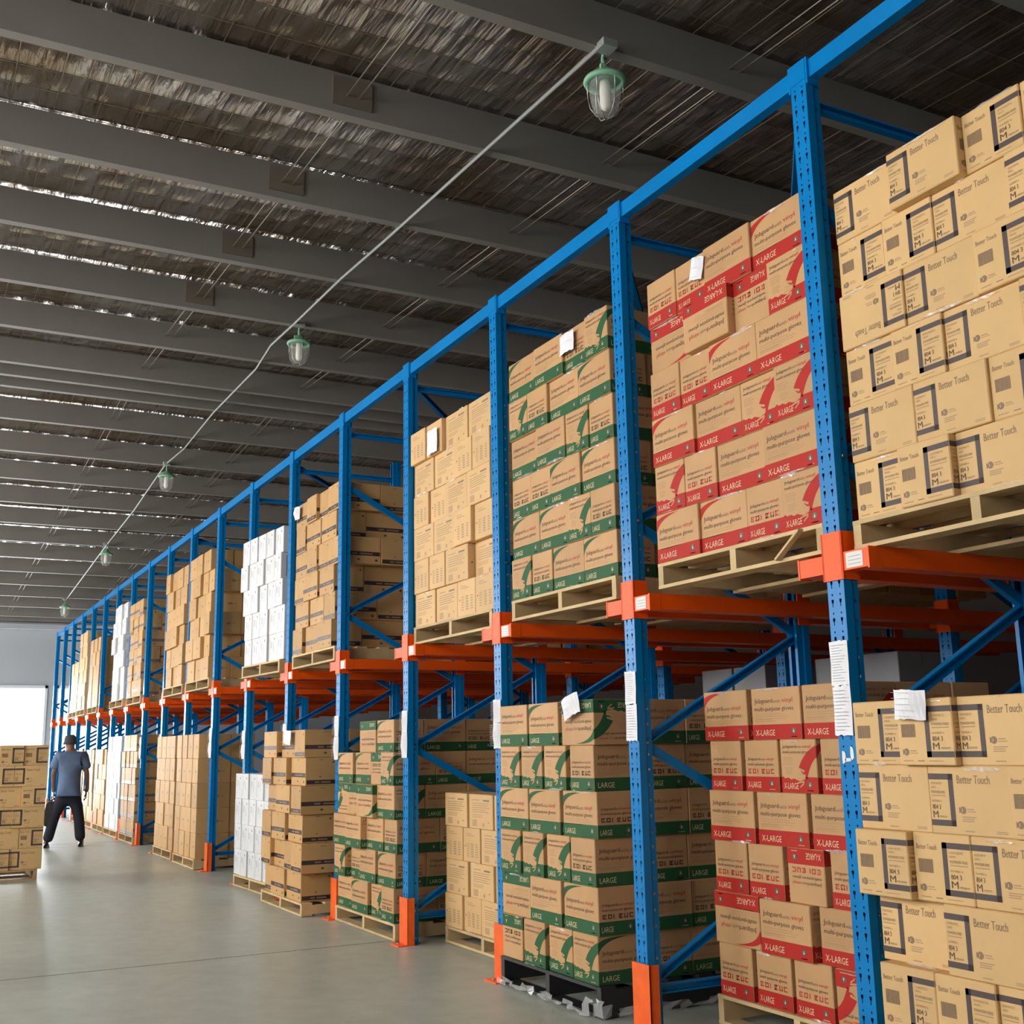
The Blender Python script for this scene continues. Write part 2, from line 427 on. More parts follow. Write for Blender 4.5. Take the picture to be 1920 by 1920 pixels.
def frame(i, x, y, row, full):
    t = empty('rack_frame', (x, y, 0))
    if row == 0:
        tag(t, ('blue perforated rack frame at the aisle, %s from the right' % ORD[i - 1]) if i else 'blue perforated rack frame to the right of the nearest stacks', 'rack frame', 'upright frames along the aisle')
    else:
        tag(t, ('blue rack frame in the dark line behind, beside %s aisle frame' % ORD[i - 1]) if i else 'blue rack frame in the dark line behind the nearest stacks', 'rack frame', 'upright frames deeper in the rack')
    obj('post', POSTM, t)
    obj('post', POSTM, t, (-.10, -FR_D, 0), (0, 0, PI))
    obj('base_plate', FOOTM, t)
    # level braces and zigzag
    for z in (0.20, 4.40):
        obj('brace', br_h, t, (-.05, -.07, z), (0, 0, -PI / 2))
    z = 0.24; front = True; a = math.atan2(dz, FR_D - 0.10)
    k = 0
    while z + dz < 4.36:
        o_ = obj('brace', br_d, t)
        if front: o_.location = (-.05, -.05, z); d = Vector((0, -(FR_D - .10), dz))
        else: o_.location = (-.05, -FR_D + .05, z); d = Vector((0, FR_D - .10, dz))
        o_.rotation_euler = d.to_track_quat('X', 'Z').to_euler()
        if full and front: obj('bolt', BOLTM, t, (-.092, -.055, z), (0, -PI / 2, 0))
        z += dz; front = not front; k += 1
    obj('sleeve', SLEEVEM, t)
    for am in ((ARML, ARMR) if row == 0 else (ARML2, ARMR2)):
        ar = obj('rail_arm', am, t)
        if am is ARMR and row == 0 and i < 12: obj('label_sticker', STKM, ar)
    obj('sleeve', SLEEVEM, t, (-.10, -FR_D, 0), (0, 0, PI))
    return t
for i in range(-1, NPOST):
    frame(i + 1, i * B, 0, 0, i < 6)
for i in range(0, 8):
    frame(i + 1, i * B, -2.45, 1, False)

rm = MB()
rm.box(-.05, .05, -5.0, 0.0, -.085, 0.0, 'orange')
RAILM = rm.mesh('pallet_rail')
for i in range(0, NPOST + 1):
    j = i - 1
    for sgn, off in ((1, 0.118), (-1, -0.21)):
        if j == -1 or (j == NPOST - 1 and sgn > 0): continue
        o = obj('pallet_rail', RAILM, None, (j * B + off, -.068, 2.250))
        if sgn > 0: o.rotation_euler = (0, 0, 0)
        tag(o, 'orange pallet rail on the %s side of the %s frame from right' % ('far' if sgn > 0 else 'near', ORD[j]), 'pallet rail', 'orange pallet rails')
tb = MB()
tb.box(0.0, B - .104, -.065, -.012, -.045, .045, 'blue')
TBM = tb.mesh('beam'); tp = MB(); tp.box(0.0, .012, -.07, .0, -.075, .06, 'blue'); tp.box(B - .116, B - .104, -.07, .0, -.075, .06, 'blue'); TPM = tp.mesh('end_plate')
for j in range(-1, NPOST - 1):
    t = tag(obj('top_beam', TBM, None, (j * B + .002, 0.0, 4.545)), ('blue top beam joining the %s and %s frames from right' % (ORD[j], ORD[j + 1])) if j >= 0 else 'blue top beam above the nearest stacks, rising out of the picture', 'top beam', 'blue top beams')
    obj('end_plate', TPM, t)
# thin plan bracing seen under the roof
pb = channel_mesh(math.hypot(B * 1 - .1, FR_D))
for j in (0, 1, 3, 5, 8):
    o = tag(obj('top_brace', pb), 'thin blue flat brace under the top beam, behind %s frame from right' % ORD[j], 'rack brace', 'blue top braces')
    d = Vector((B - .1, -FR_D, 0)); o.location = (j * B, -.06, 4.47); o.rotation_euler = d.to_track_quat('X', 'Z').to_euler()

gm = MB()
gm.box(-.155, .012, .014, .024, 0.0, .34, 'guard_orange'); gm.box(-.155, -.145, -.03, .024, 0, .34, 'guard_orange')
gm.box(-.155, .012, .014, .10, 0.0, .008, 'guard_orange')
GUARDM = gm.mesh('post_guard')
for i in range(NPOST):
    o = tag(obj('post_guard', GUARDM, None, (i * B, 0, 0)), 'orange steel foot guard before the %s frame from the right' % ORD[i], 'post guard', 'orange foot guards')
    for zz in (.06,):
        obj('anchor_bolt', BOLTM, o, (-.07, .07, .008))

# ------------------------------------------------------------------ printed cartons
def text_geo(s, cache={}):
    if s in cache: return cache[s]
    cu = bpy.data.curves.new('t', 'FONT'); cu.body = s; cu.size = 1; cu.resolution_u = 2; cu.fill_mode = 'FRONT'
    o = bpy.data.objects.new('t', cu); COL.objects.link(o)
    dg = bpy.context.evaluated_depsgraph_get()
    me = bpy.data.meshes.new_from_object(o.evaluated_get(dg))
    vs = [(v.co.x, v.co.y) for v in me.vertices]; fs = [tuple(p.vertices) for p in me.polygons]
    bpy.data.objects.remove(o); bpy.data.curves.remove(cu); bpy.data.meshes.remove(me)
    x0 = min(v[0] for v in vs); x1 = max(v[0] for v in vs); y0 = min(v[1] for v in vs); y1 = max(v[1] for v in vs)
    cache[s] = (vs, fs, x0, x1, y0, y1)
    return cache[s]

class Print:
    """flat print on the four sides of a carton l x w x h; sides run to the right F0 (+Y), F1 (-X), F2 (-Y), F3 (+X)"""
    def __init__(s, l, w, h):
        s.mb = MB(); s.l, s.w, s.h = l, w, h
    def face(s, k):
        l, w = s.l, s.w
        return [(Vector((l / 2, w / 2, 0)), Vector((-1, 0, 0)), Vector((0, 1, 0)), l), (Vector((-l / 2, w / 2, 0)), Vector((0, -1, 0)), Vector((-1, 0, 0)), w),
                (Vector((-l / 2, -w / 2, 0)), Vector((1, 0, 0)), Vector((0, -1, 0)), l), (Vector((l / 2, -w / 2, 0)), Vector((0, 1, 0)), Vector((1, 0, 0)), w)][k]
    def put(s, k, pts, fs, mt, layer=1):
        o, r, n, wd = s.face(k)
        s.mb.add([o + r * u + Vector((0, 0, v)) + n * (0.0006 * layer) for u, v in pts], fs, mt)
    def rect(s, k, u0, v0, u1, v1, mt, layer=1):
        s.put(k, [(u0, v0), (u1, v0), (u1, v1), (u0, v1)], [(0, 1, 2, 3)], mt, layer)
    def poly(s, k, pts, mt, layer=1): s.put(k, pts, [tuple(range(len(pts)))], mt, layer)
    def strip(s, k, A, Bp, mt, layer=1):
        n = len(A); s.put(k, list(A) + list(Bp), [(i, i + 1, n + i + 1, n + i) for i in range(n - 1)], mt, layer)
    def text(s, k, t, u0, v0, wdt, hgt, mt, layer=2):
        vs, fs, x0, x1, y0, y1 = text_geo(t)
        sx = wdt / (x1 - x0); sy = hgt / (y1 - y0)
        s.put(k, [(u0 + (x - x0) * sx, v0 + (y - y0) * sy) for x, y in vs], fs, mt, layer)
    def lines(s, k, u0, v1, wdt, n, step, th, mt):
        for i in range(n):
            w_ = wdt * random.uniform(0.7, 1.0)
            s.rect(k, u0, v1 - i * step - th, u0 + w_, v1 - i * step, mt)

def bez(p0, p1, p2, n=12):
    return [((1 - t) ** 2 * p0[0] + 2 * t * (1 - t) * p1[0] + t * t * p2[0], (1 - t) ** 2 * p0[1] + 2 * t * (1 - t) * p1[1] + t * t * p2[1]) for t in [i / n for i in range(n + 1)]]

def body_mesh(name, l, w, h, mt, bev=0.004):
    bm = bmesh.new()
    bmesh.ops.create_cube(bm, size=1)
    for v in bm.verts: v.co = Vector((v.co.x * l, v.co.y * w, (v.co.z + 0.5) * h))
    bmesh.ops.bevel(bm, geom=list(bm.edges), offset=bev, segments=1, affect='EDGES')
    # flap seam: the lid slit is a shallow groove across the top, closed by tape
    me = bpy.data.meshes.new(name); bm.to_mesh(me); bm.free()
    me.materials.append(MATS[mt])
    return me

DESIGN = {}
def glove_design(key, band, size_txt, icon_mt):
    l, w, h = 0.368, 0.262, 0.262
    P1 = Print(l, w, h); P2 = Print(l, w, h)
    bh = 0.29 * h
    # band on all four sides
    for k, wd in ((0, l), (1, w), (2, l)):
        P1.rect(k, 0.002, 0.002, wd - 0.002, bh, band)
    # hand side F3: ragged band
    wd = w
    jag = [(0.002, 0.27 * h), (.05 * wd, .31 * h), (.10 * wd, .27 * h), (.2 * wd, .285 * h), (.28 * wd, .25 * h), (.36 * wd, .27 * h), (.45 * wd, .24 * h),
           (.52 * wd, .22 * h), (.62 * wd, .25 * h), (.70 * wd, .30 * h), (.998 * wd, .30 * h)]
    P1.strip(3, [(u, 0.002) for u, v in jag], jag, band)
    # swoosh over the hand side: arm narrowing to the wrist
    out = bez((.998 * wd, .88 * h), (.66 * wd, .76 * h), (.50 * wd, .46 * h)); inn = bez((.998 * wd, .66 * h), (.82 * wd, .55 * h), (.72 * wd, .26 * h))
    P1.strip(3, out, inn, band)
    # fingers knocked out of the print
    body = DESIGN_BODY[key]
    for a0, a1, b0, b1, ww in ((.50, .46, .66, .40, .045), (.48, .36, .68, .33, .038), (.45, .28, .66, .27, .036), (.46, .19, .64, .22, .034), (.52, .11, .63, .19, .030)):
        d = Vector((b0 - a0, b1 - a1)); n_ = Vector((-d.y, d.x)).normalized() * ww * 0.5
        pts = [((a0 - n_.x * .7) * wd, (a1 - n_.y * .7) * h), ((b0 - n_.x) * wd, (b1 - n_.y) * h), ((b0 + n_.x) * wd, (b1 + n_.y) * h), ((a0 + n_.x * .7) * wd, (a1 + n_.y * .7) * h)]
        P1.poly(3, pts, body, 2)
    # crescent on long side F0
    out = bez((0.002, .62 * h), (.06 * l, .92 * h), (.56 * l, .965 * h)); inn = bez((0.002, .86 * h), (.10 * l, .985 * h), (.56 * l, .965 * h))
    P1.strip(0, out, inn, band)
    for k, wd in ((0, l), (1, w), (2, l), (3, w)):
        # emblem on the band
        cu, cv = wd - .055, .165 * h
        P1.put(k, [(cu + .016 * math.cos(t * PI / 5), cv + .016 * math.sin(t * PI / 5)) for t in range(10)], [tuple(range(10))], 'emblem', 2)
        P1.poly(k, [(cu - .006, cv - .008), (cu + .006, cv - .008), (cu, cv + .010)], 'cream', 3)
        P2.rect(k, cu - .022, .045 * h, cu + .022, .06 * h, 'cream')
        P2.text(k, size_txt, .07 * wd, .075 * h, (.40 if len(size_txt) > 5 else .30) * wd, .115 * h, 'cream', 2)
        # product name
        if k in (0, 2):
            v = .58 * h if k == 0 else .68 * h
            P2.text(k, 'Jobguard', .07 * wd, v, .38 * wd, .115 * h, 'ink'); P2.text(k, 'with', .46 * wd, v + .02 * h, .15 * wd, .07 * h, 'ink_soft')
            P2.text(k, 'vinyl', .64 * wd, v, .22 * wd, .115 * h, 'ink_red'); P2.text(k, 'multi-purpose gloves', .07 * wd, v - .15 * h, .80 * wd, .105 * h, 'ink')
            P2.lines(k, .07 * wd, v - .185 * h, .80 * wd, 2 if k == 0 else 3, .045 * h, .010 * h, 'ink_faint')
            P2.lines(k, .07 * wd, v - .29 * h, .5 * wd, 1 if k == 0 else 2, .03 * h, .012 * h, 'ink_faint')
        elif k == 1:
            v = .585 * h
            P2.text(k, 'Jobguard', .09 * wd, v, .38 * wd, .075 * h, 'ink'); P2.text(k, 'with', .48 * wd, v + .015 * h, .14 * wd, .05 * h, 'ink_soft')
            P2.text(k, 'vinyl', .65 * wd, v, .22 * wd, .075 * h, 'ink_red'); P2.text(k, 'multi-purpose gloves', .09 * wd, v - .10 * h, .78 * wd, .072 * h, 'ink')
            for i in range(6):                                                   # row of pictograms
                u = (.10 + i * .135) * wd; s_ = .095 * wd; v0 = .345 * h; t_ = s_ * .24
                P2.rect(k, u, v0, u + t_, v0 + s_, icon_mt, 2)
                if i in (0, 1, 3, 5): P2.rect(k, u, v0 + s_ - t_, u + s_, v0 + s_, icon_mt, 2)
                if i in (0, 1, 3, 4, 5): P2.rect(k, u, v0, u + s_, v0 + t_, icon_mt, 2)
                if i in (1, 4): P2.rect(k, u + s_ - t_, v0, u + s_, v0 + s_, icon_mt, 2)
                if i == 0: P2.rect(k, u + s_ * .45, v0 + s_ * .38, u + s_ * .75, v0 + s_ * .62, icon_mt, 2)
                if i == 3: P2.poly(k, [(u + s_ * .2, v0), (u + s_ * .5, v0), (u + s_ * .8, v0 + s_), (u + s_ * .5, v0 + s_)], icon_mt, 2)
        else:
            v = .82 * h
            P2.text(k, 'Jobguard', .08 * wd, v, .38 * wd, .075 * h, 'ink'); P2.text(k, 'with', .47 * wd, v + .015 * h, .14 * wd, .05 * h, 'ink_soft')
            P2.text(k, 'vinyl', .64 * wd, v, .22 * wd, .075 * h, 'ink_red'); P2.text(k, 'multi-purpose gloves', .08 * wd, v - .10 * h, .76 * wd, .072 * h, 'ink')
            P2.lines(k, .08 * wd, .66 * h, .36 * wd, 4, .04 * h, .012 * h, 'ink_faint'); P2.lines(k, .14 * wd, .47 * h, .22 * wd, 4, .035 * h, .012 * h, 'ink_faint')
    DESIGN[key] = dict(l=l, w=w, h=h, body=body_mesh('carton', l, w, h, body), parts=[('printed_band', P1.mb.mesh('printed_band')), ('lettering', P2.mb.mesh('lettering'))],
                       face=dict(A=0, C=1, B=2, D=3))
DESIGN_BODY = dict(red='kraft', green='kraft')
glove_design('red', 'band_red', 'X-LARGE', 'ink_red')
glove_design('green', 'band_green', 'LARGE', 'ink')

def touch_design():
    l, w, h = 0.362, 0.268, 0.252
    P1 = Print(l, w, h); P3 = Print(l, w, h); P2 = Print(l, w, h)
    fw, ft = .155, .022
    for k in (0, 2):            # long side: frame open to the left edge
        wd = l; g = .115; z0, z1 = .12 * h, .88 * h
        Q = P1 if k == 0 else P3
        Q.rect(k, 0.002, z1 - ft, g, z1, 'frame_ink'); Q.rect(k, 0.002, z0, g, z0 + ft, 'frame_ink'); Q.rect(k, g - ft, z0, g, z1, 'frame_ink')
        P2.text(k, 'Better Touch', .37 * wd, .74 * h, .40 * wd, .12 * h, 'bt_ink')
        frame_text(P2, k, .012, g - ft - .012, h)
        logo(P2, k, .37 * wd, .36 * h)
        P2.lines(k, .40 * wd, .27 * h, .2 * wd, 3, .03 * h, .014 * h, 'tan_ink'); P2.rect(k, .42 * wd, .055 * h, .54 * wd, .07 * h, 'tan_ink')
        P2.rect(k, .80 * wd, .05 * h, .93 * wd, .062 * h, 'tan_ink'); P2.rect(k, .80 * wd, .075 * h, .93 * wd, .087 * h, 'tan_ink')
    for k in (1, 3):            # short side: frame open to the right edge
        wd = w; g = w - .130; z0, z1 = .12 * h, .88 * h
        Q = P1 if k == 3 else P3
        Q.rect(k, g, z1 - ft, wd - .002, z1, 'frame_ink'); Q.rect(k, g, z0, wd - .002, z0 + ft, 'frame_ink'); Q.rect(k, g, z0, g + ft, z1, 'frame_ink')
        P2.text(k, 'Better Touch', .06 * wd, .76 * h, .36 * wd, .075 * h, 'bt_ink')
        frame_text(P2, k, g + ft + .010, wd - .010, h)
        u = .08 * wd
        for i in range(16):
            bw = random.choice((.0018, .0028, .004)); P2.rect(k, u, .42 * h, u + bw, .62 * h, 'bt_ink', 2); u += bw + .0016
            if u > .36 * wd: break
        logo(P2, k, .08 * wd, .20 * h)
        P2.rect(k, .08 * wd, .06 * h, .26 * wd, .075 * h, 'tan_ink'); P2.rect(k, .34 * wd, .06 * h, .46 * wd, .075 * h, 'bt_ink'); P2.rect(k, .54 * wd, .06 * h, .8 * wd, .072 * h, 'tan_ink')
    DESIGN['touch'] = dict(l=l, w=w, h=h, body=body_mesh('carton', l, w, h, 'kraft_pale'), parts=[('printed_frame', P1.mb.mesh('printed_frame')), ('printed_frame', P3.mb.mesh('printed_frame')), ('lettering', P2.mb.mesh('lettering'))],
                           face=dict(L=0, E=3, K=2, G=1))
def frame_text(P, k, u0, u1, h):
    w = u1 - u0
    P.text(k, 'SYNTHETIC', u0, .72 * h, w * .75, .035 * h, 'tan_ink'); P.text(k, 'VINYL', u0, .665 * h, w * .35, .032 * h, 'tan_ink')
    P.text(k, 'POWDER-FREE', u0, .59 * h, w * .92, .04 * h, 'bt_ink'); P.rect(k, u0, .55 * h, u0 + w * .92, .565 * h, 'tan_ink')
    P.text(k, 'NUMBER #', u0, .46 * h, w * .65, .035 * h, 'tan_ink'); P.text(k, '804 3', u0, .36 * h, w * .55, .07 * h, 'ink')
    P.text(k, 'M', u0, .235 * h, w * .34, .10 * h, 'ink'); P.text(k, 'MEDIUM', u0 + w * .42, .24 * h, w * .5, .028 * h, 'bt_ink')
def logo(P, k, u, v):
    P.put(k, [(u + .017 + .014 * math.cos(t * PI / 5), v + .014 * math.sin(t * PI / 5)) for t in range(10)], [tuple(range(10))], 'bt_ink', 1)
    P.rect(k, u - .001, v - .010, u + .004, v + .010, 'bt_ink', 1); P.rect(k, u + .012, v - .006, u + .015, v + .006, 'kraft_pale', 2)
    P.rect(k, u + .036, v + .002, u + .066, v + .006, 'tan_ink'); P.rect(k, u + .036, v - .006, u + .074, v - .003, 'tan_ink')
touch_design()

def plain_designs():
    # pale printed carton
    l, w, h = .382, .288, .266
    P = Print(l, w, h)
    for k in (0, 2):
        P.text(k, 'Latex gloves', .14 * l, .80 * h, .34 * l, .05 * h, 'tan_ink') if False else P.rect(k, .14 * l, .82 * h, .46 * l, .845 * h, 'tan_ink')
        P.rect(k, .60 * l, .80 * h, .86 * l, .85 * h, 'bt_ink')
        P.lines(k, .14 * l, .75 * h, .76 * l, 5, .062 * h, .022 * h, 'tan_ink'); P.lines(k, .14 * l, .42 * h, .5 * l, 3, .04 * h, .014 * h, 'ink_faint')
        for i in range(5): P.rect(k, .14 * l, .08 * h + i * .038 * h, .34 * l, .105 * h + i * .038 * h, 'tan_ink')
        P.rect(k, .58 * l, .08 * h, .64 * l, .18 * h, 'tan_ink'); P.rect(k, .80 * l, .18 * h, .86 * l, .22 * h, 'tan_ink')
    for k in (1, 3):
        P.rect(k, .2 * w, .82 * h, .5 * w, .84 * h, 'tan_ink'); P.rect(k, .2 * w, .76 * h, .66 * w, .78 * h, 'ink_faint')
        P.rect(k, .10 * w, .44 * h, .14 * w, .48 * h, 'ink')
        for i in range(6):
            P.rect(k, .22 * w, .16 * h + i * .07 * h, .36 * w, .185 * h + i * .07 * h, 'ink_faint')
            P.rect(k, .48 * w, .16 * h + i * .07 * h, .62 * w, .20 * h + i * .07 * h, 'tan_ink'); P.rect(k, .74 * w, .16 * h + i * .07 * h, .88 * w, .19 * h + i * .07 * h, 'tan_ink')
    DESIGN['tan'] = dict(l=l, w=w, h=h, body=body_mesh('carton', l, w, h, 'kraft_tan'), parts=[('lettering', P.mb.mesh('lettering'))], face=dict(B=0, C=1, A=2, D=3))
    # brown carton with dark stripe
    for key, bm_, st in (('brown', 'kraft_brown', 'stripe'), ('bluestripe', 'kraft_brown', 'stripe_blue')):
        l, w, h = .425, .30, .262
        P1 = Print(l, w, h); P2 = Print(l, w, h)
        for k, wd in ((0, l), (1, w), (2, l), (3, w)):
            lo = .30 if k in (0, 2) else .05
            if k in (0, 1): P1.rect(k, .01, lo * h, wd - .004, (lo + .15) * h, st)
            else: P1.rect(k, .004, lo * h, wd - .01, (lo + .15) * h, st)
            P2.rect(k, .30 * wd, (lo + .045) * h, .44 * wd, (lo + .10) * h, 'ink_soft', 2); P2.rect(k, .5 * wd, (lo + .045) * h, .8 * wd, (lo + .10) * h, 'ink_soft', 2)
            P2.rect(k, .42 * wd, .90 * h, .56 * wd, .93 * h, 'ink_soft'); P2.rect(k, .44 * wd, .13 * h if lo > .1 else .3 * h, .50 * wd, .19 * h if lo > .1 else .33 * h, 'ink')
            P2.rect(k, .86 * wd, .10 * h if lo > .1 else .8 * h, .92 * wd, .18 * h if lo > .1 else .86 * h, 'ink')
        DESIGN[key] = dict(l=l, w=w, h=h, body=body_mesh('carton', l, w, h, bm_), parts=[('printed_stripe', P1.mb.mesh('printed_stripe')), ('lettering', P2.mb.mesh('lettering'))], face=dict(A=0, C=1, B=2, D=3))
    # white upright carton
    l, w, h = .40, .232, .292
    P = Print(l, w, h)
    for k, wd in ((0, l), (1, w), (2, l), (3, w)):
        P.rect(k, .16 * wd, .10 * h, .18 * wd, .90 * h, 'white_ink'); P.rect(k, .60 * wd, .34 * h, .625 * wd, .70 * h, 'white_ink')
        for i in range(5): P.rect(k, .28 * wd, .50 * h + i * .05 * h, .40 * wd, .52 * h + i * .05 * h, 'white_ink')
        P.rect(k, .70 * wd, .78 * h, .78 * wd, .86 * h, 'white_ink')
    DESIGN['white'] = dict(l=l, w=w, h=h, body=body_mesh('carton', l, w, h, 'white_card'), parts=[('lettering', P.mb.mesh('lettering'))], face=dict(A=0, C=1, B=2, D=3))
    DESIGN['grey'] = dict(DESIGN['white']); DESIGN['grey']['body'] = body_mesh('carton', l, w, h, 'shaded_white_wrap'); DESIGN['grey']['parts'] = []  # white carton again, body colour darkened to stand for the lane's shade
    # plain kraft carton with a small mark
    l, w, h = .42, .30, .29
    P = Print(l, w, h)
    for k, wd in ((0, l), (1, w), (2, l), (3, w)):
        P.rect(k, .55 * wd, .42 * h, .68 * wd, .52 * h, 'ink_soft'); P.rect(k, .72 * wd, .46 * h, .82 * wd, .49 * h, 'ink_soft')
        P.rect(k, .30 * wd, .90 * h, .7 * wd, .915 * h, 'ink_faint')
    DESIGN['plain'] = dict(l=l, w=w, h=h, body=body_mesh('carton', l, w, h, 'kraft_brown'), parts=[('printed_mark', P.mb.mesh('printed_mark'))], face=dict(A=0, C=1, B=2, D=3))
plain_designs()
NAME = dict(red='glove_carton', green='glove_carton', touch='framed_carton', tan='printed_carton', brown='striped_carton', bluestripe='striped_carton', white='white_carton', grey='shaded_white_carton', plain='brown_carton')
LOOK = dict(red='red-banded carton', green='green-banded carton', touch='black-framed carton', tan='pale printed carton', brown='black-striped carton',
            bluestripe='blue-striped carton', white='white carton', grey='shaded white wrapped carton', plain='plain brown carton')

ROT = {0: 0.0, 1: -PI / 2, 2: PI, 3: PI / 2}
def carton(key, code, upside, M, sz, label, group, yaw=0.0, side=False, small=False):
    """M: matrix of the load; carton's shown face centre bottom at M origin, shown face towards +Y of M (or -X when side)"""
    D = DESIGN[key]; k = D['face'][code]
    l, w, h = D['l'], D['w'], D['h']
    t = obj(NAME[key], D['body'])
    R = Matrix.Rotation(ROT[k] + (PI / 2 if side else 0) + yaw, 4, 'Z')
    if upside:
        ax = 'X' if side else 'Y'
        R = Matrix.Translation((0, 0, h / 2)) @ Matrix.Rotation(PI, 4, ax) @ Matrix.Translation((0, 0, -h / 2)) @ R
    t.matrix_world = M @ Matrix.Diagonal((1, 1, sz, 1)) @ R
    tag(t, label, 'carton', group)
    if not small:
        for n_, me in D['parts']:
            p_ = obj(n_, me, t)
            if n_ == 'lettering': p_['kind'] = 'stuff'
    return t
def code_dims(key, code):
    D = DESIGN[key]; k = D['face'][code]
    return (D['l'], D['w']) if k in (0, 2) else (D['w'], D['l'])      # (width along face, depth)

PB_ = {}
def pallet(w, d, hgt, dark, label, M):
    """stringer pallet: top boards along X, three stringers in depth, bottom boards"""
    key = (round(w, 2), round(d, 2), round(hgt, 3), dark)
    mt = {0: 'wood', 1: 'wood_dark', 2: 'black_plastic'}[dark]
    if key not in PB_:
        a = MB(); a.box(-w / 2, w / 2, -.05, .05, 0, .018, mt)
        s = MB(); s.box(-.022, .022, -d, 0, .018, hgt - .018, mt)
        PB_[key] = (a.mesh('deck_board'), s.mesh('stringer'))
    bm_, sm_ = PB_[key]
    t = empty('pallet'); t.matrix_world = M
    tag(t, label, 'pallet', 'pallets under the carton stacks')
    n = 6
    for i in range(n):
        obj('deck_board', bm_, t, (0, -.05 - i * (d - .1) / (n - 1), hgt - .018))
    for i in (0, 1, 2):
        obj('bottom_board', bm_, t, (0, -.05 - i * (d - .1) / 2, 0))
    for x in (-w / 2 + .022, 0, w / 2 - .022):
        obj('stringer', sm_, t, (x, -.002, 0))
    return t

FILMS = []
def load(key, where, xr, xl, y0, zb, rowh, rows, depth=1.1, side=True, yaw=0.0, ph=.135, dark=0, jit=.012, shift=None, film=0, palw=None, small=False, palname=None, pald=None, M0=None, skip_pallet=False, nside=0):
    """rows top to bottom, codes left to right; xl > xr (left is far). where: phrase naming the stack"""
    cx = (xr + xl) / 2
    M = M0 if M0 is not None else Matrix.Translation((cx, y0, zb)) @ Matrix.Rotation(yaw, 4, 'Z')
    W = xl - xr
    D = DESIGN[key]; sz = rowh / D['h']
    nr = len(rows)
    for ri, row in enumerate(rows):
        codes = row.split()
        z = (nr - 1 - ri) * rowh
        tot = sum(code_dims(key, c[0])[0] for c in codes if c[0] != '_') + sum(.26 for c in codes if c[0] == '_')
        gap = max(0.001, min(.03, (W - tot) / max(1, len(codes) - 1)))
        u = W / 2 - max(0, W - tot - gap * (len(codes) - 1)) * random.uniform(0.0, .5)
        if shift: u += shift[ri] if isinstance(shift, (list, tuple)) else shift
        num = 0; last = None
        for ci, c in enumerate(codes):
            if c[0] == '_': u -= .26; continue
            cw, cd = code_dims(key, c[0])
            jy = random.uniform(-jit, jit)
            if '+' in c: jy += .035
            if '-' in c: jy -= .05
            px = u - cw / 2
            lab = '%s, row %s, %s from left, %s' % (LOOK[key], ORD[ri], ORD[num], where)
            carton(key, c[0], "'" in c, M @ Matrix.Translation((px, -cd / 2 + jy, z + .0005)), sz * .9985, lab, 'cartons on ' + where,
                   yaw=random.uniform(-.012, .012) if gap > .004 else 0, small=small)
            last = (px - cw / 2, -cd + jy, c)
            if film and random.random() < film: FILMS.append((M, px, cw, jy, z, rowh))
            u -= cw + gap; num += 1
        if nside and last:
            xe, yy, c = last
            kf = D['face'][c[0]]
            nxt = ['C', 'B', 'A', 'B'] if kf in (1, 3) else ['B', 'C', 'B', 'A']
            if key == 'touch': nxt = ['E', 'L', 'E', 'L']
            n2 = 0
            yy -= .004
            while n2 < nside:
                cc = nxt[n2 % 4]; cw, cd = code_dims(key, cc)
                lab = '%s, row %s, %s along side, %s' % (LOOK[key], ORD[ri], ORD[n2 + 1], where)
                carton(key, cc, False, M @ Matrix.Translation((xe + cd / 2 + random.uniform(-.004, .01), yy - cw / 2, z + .0005)), sz * .9985, lab, 'cartons on ' + where, side=True, small=small)
                yy -= cw + .004; n2 += 1
    if not skip_pallet:
        pw = palw or W
        pallet(pw, pald or max(1.0, min(depth, 1.2)), ph, dark, palname or ('wooden pallet under the ' + where), M @ Matrix.Translation((0, .012, -ph)))
    return M

UZ = 2.393     # deck height of upper pallets
# ---- nearest bay: framed cartons
load('touch', 'nearest upper stack', -1.40, -.160, -.05, 2.376, .253, ['L L+ E E', 'E E L L', "K' L E L", 'E E L L', 'L L E E', 'E E+ L L'], film=.5, ph=.125, palw=1.28)
load('touch', 'nearest lower stack', -1.40, -.165, .08, .118, .248, ['E E+ L L', 'L L E E', 'E+ E L L', 'L- L E E', 'E E L L', 'L- L E E'], shift=[.0, -.01, -.0, -.03, -.06, -.09], film=.3, ph=.115)
# ---- second bay: red
load('red', 'upper red stack', .022, 1.282, -.03, 2.398, .2655, ['C C B A', "A' B'+ C' D", 'C C A B', 'A B D D', 'D C B B', 'A A C D'], film=.75, nside=1)
load('red', 'lower red stack', .265, 1.487, -.44, .152, .2625, ['A B B', 'C C D C', 'B B B', "C C C' C", "A' B+ B", "C C C D'"], depth=2.2, film=.6, ph=.147, nside=2)
# ---- third bay: green
load('green', 'upper green stack', 1.73, 3.005, -.05, 2.402, .274, ['A B C D', 'D C B A', 'B B D C', 'C C A A', 'A A D C', 'D C A A'], film=.7, nside=1)
load('green', 'black-palleted green stack', 1.885, 3.065, .04, .165, .2575, ["B A A'", 'D D D C', 'A A A', 'D D D C', "B' B A", "C' D D D"], depth=1.25, film=.4, dark=2, ph=.16, palname='black plastic pallet under the lower green stack', nside=3)
# ---- fourth bay: pale printed
load('tan', 'upper pale stack', 3.30, 4.675, -.05, 2.388, .263, ['C+ C+ B B', 'B B C C', 'C C B B', 'B B C+ C', 'C C B B-', 'B B C C'], film=.7, depth=.6)
load('tan', 'low pale stack', 3.38, 4.655, -.30, .122, .247, ['B B B', 'C C B C', 'B B B', 'C C B C'], film=.2, depth=1.0, ph=.118)
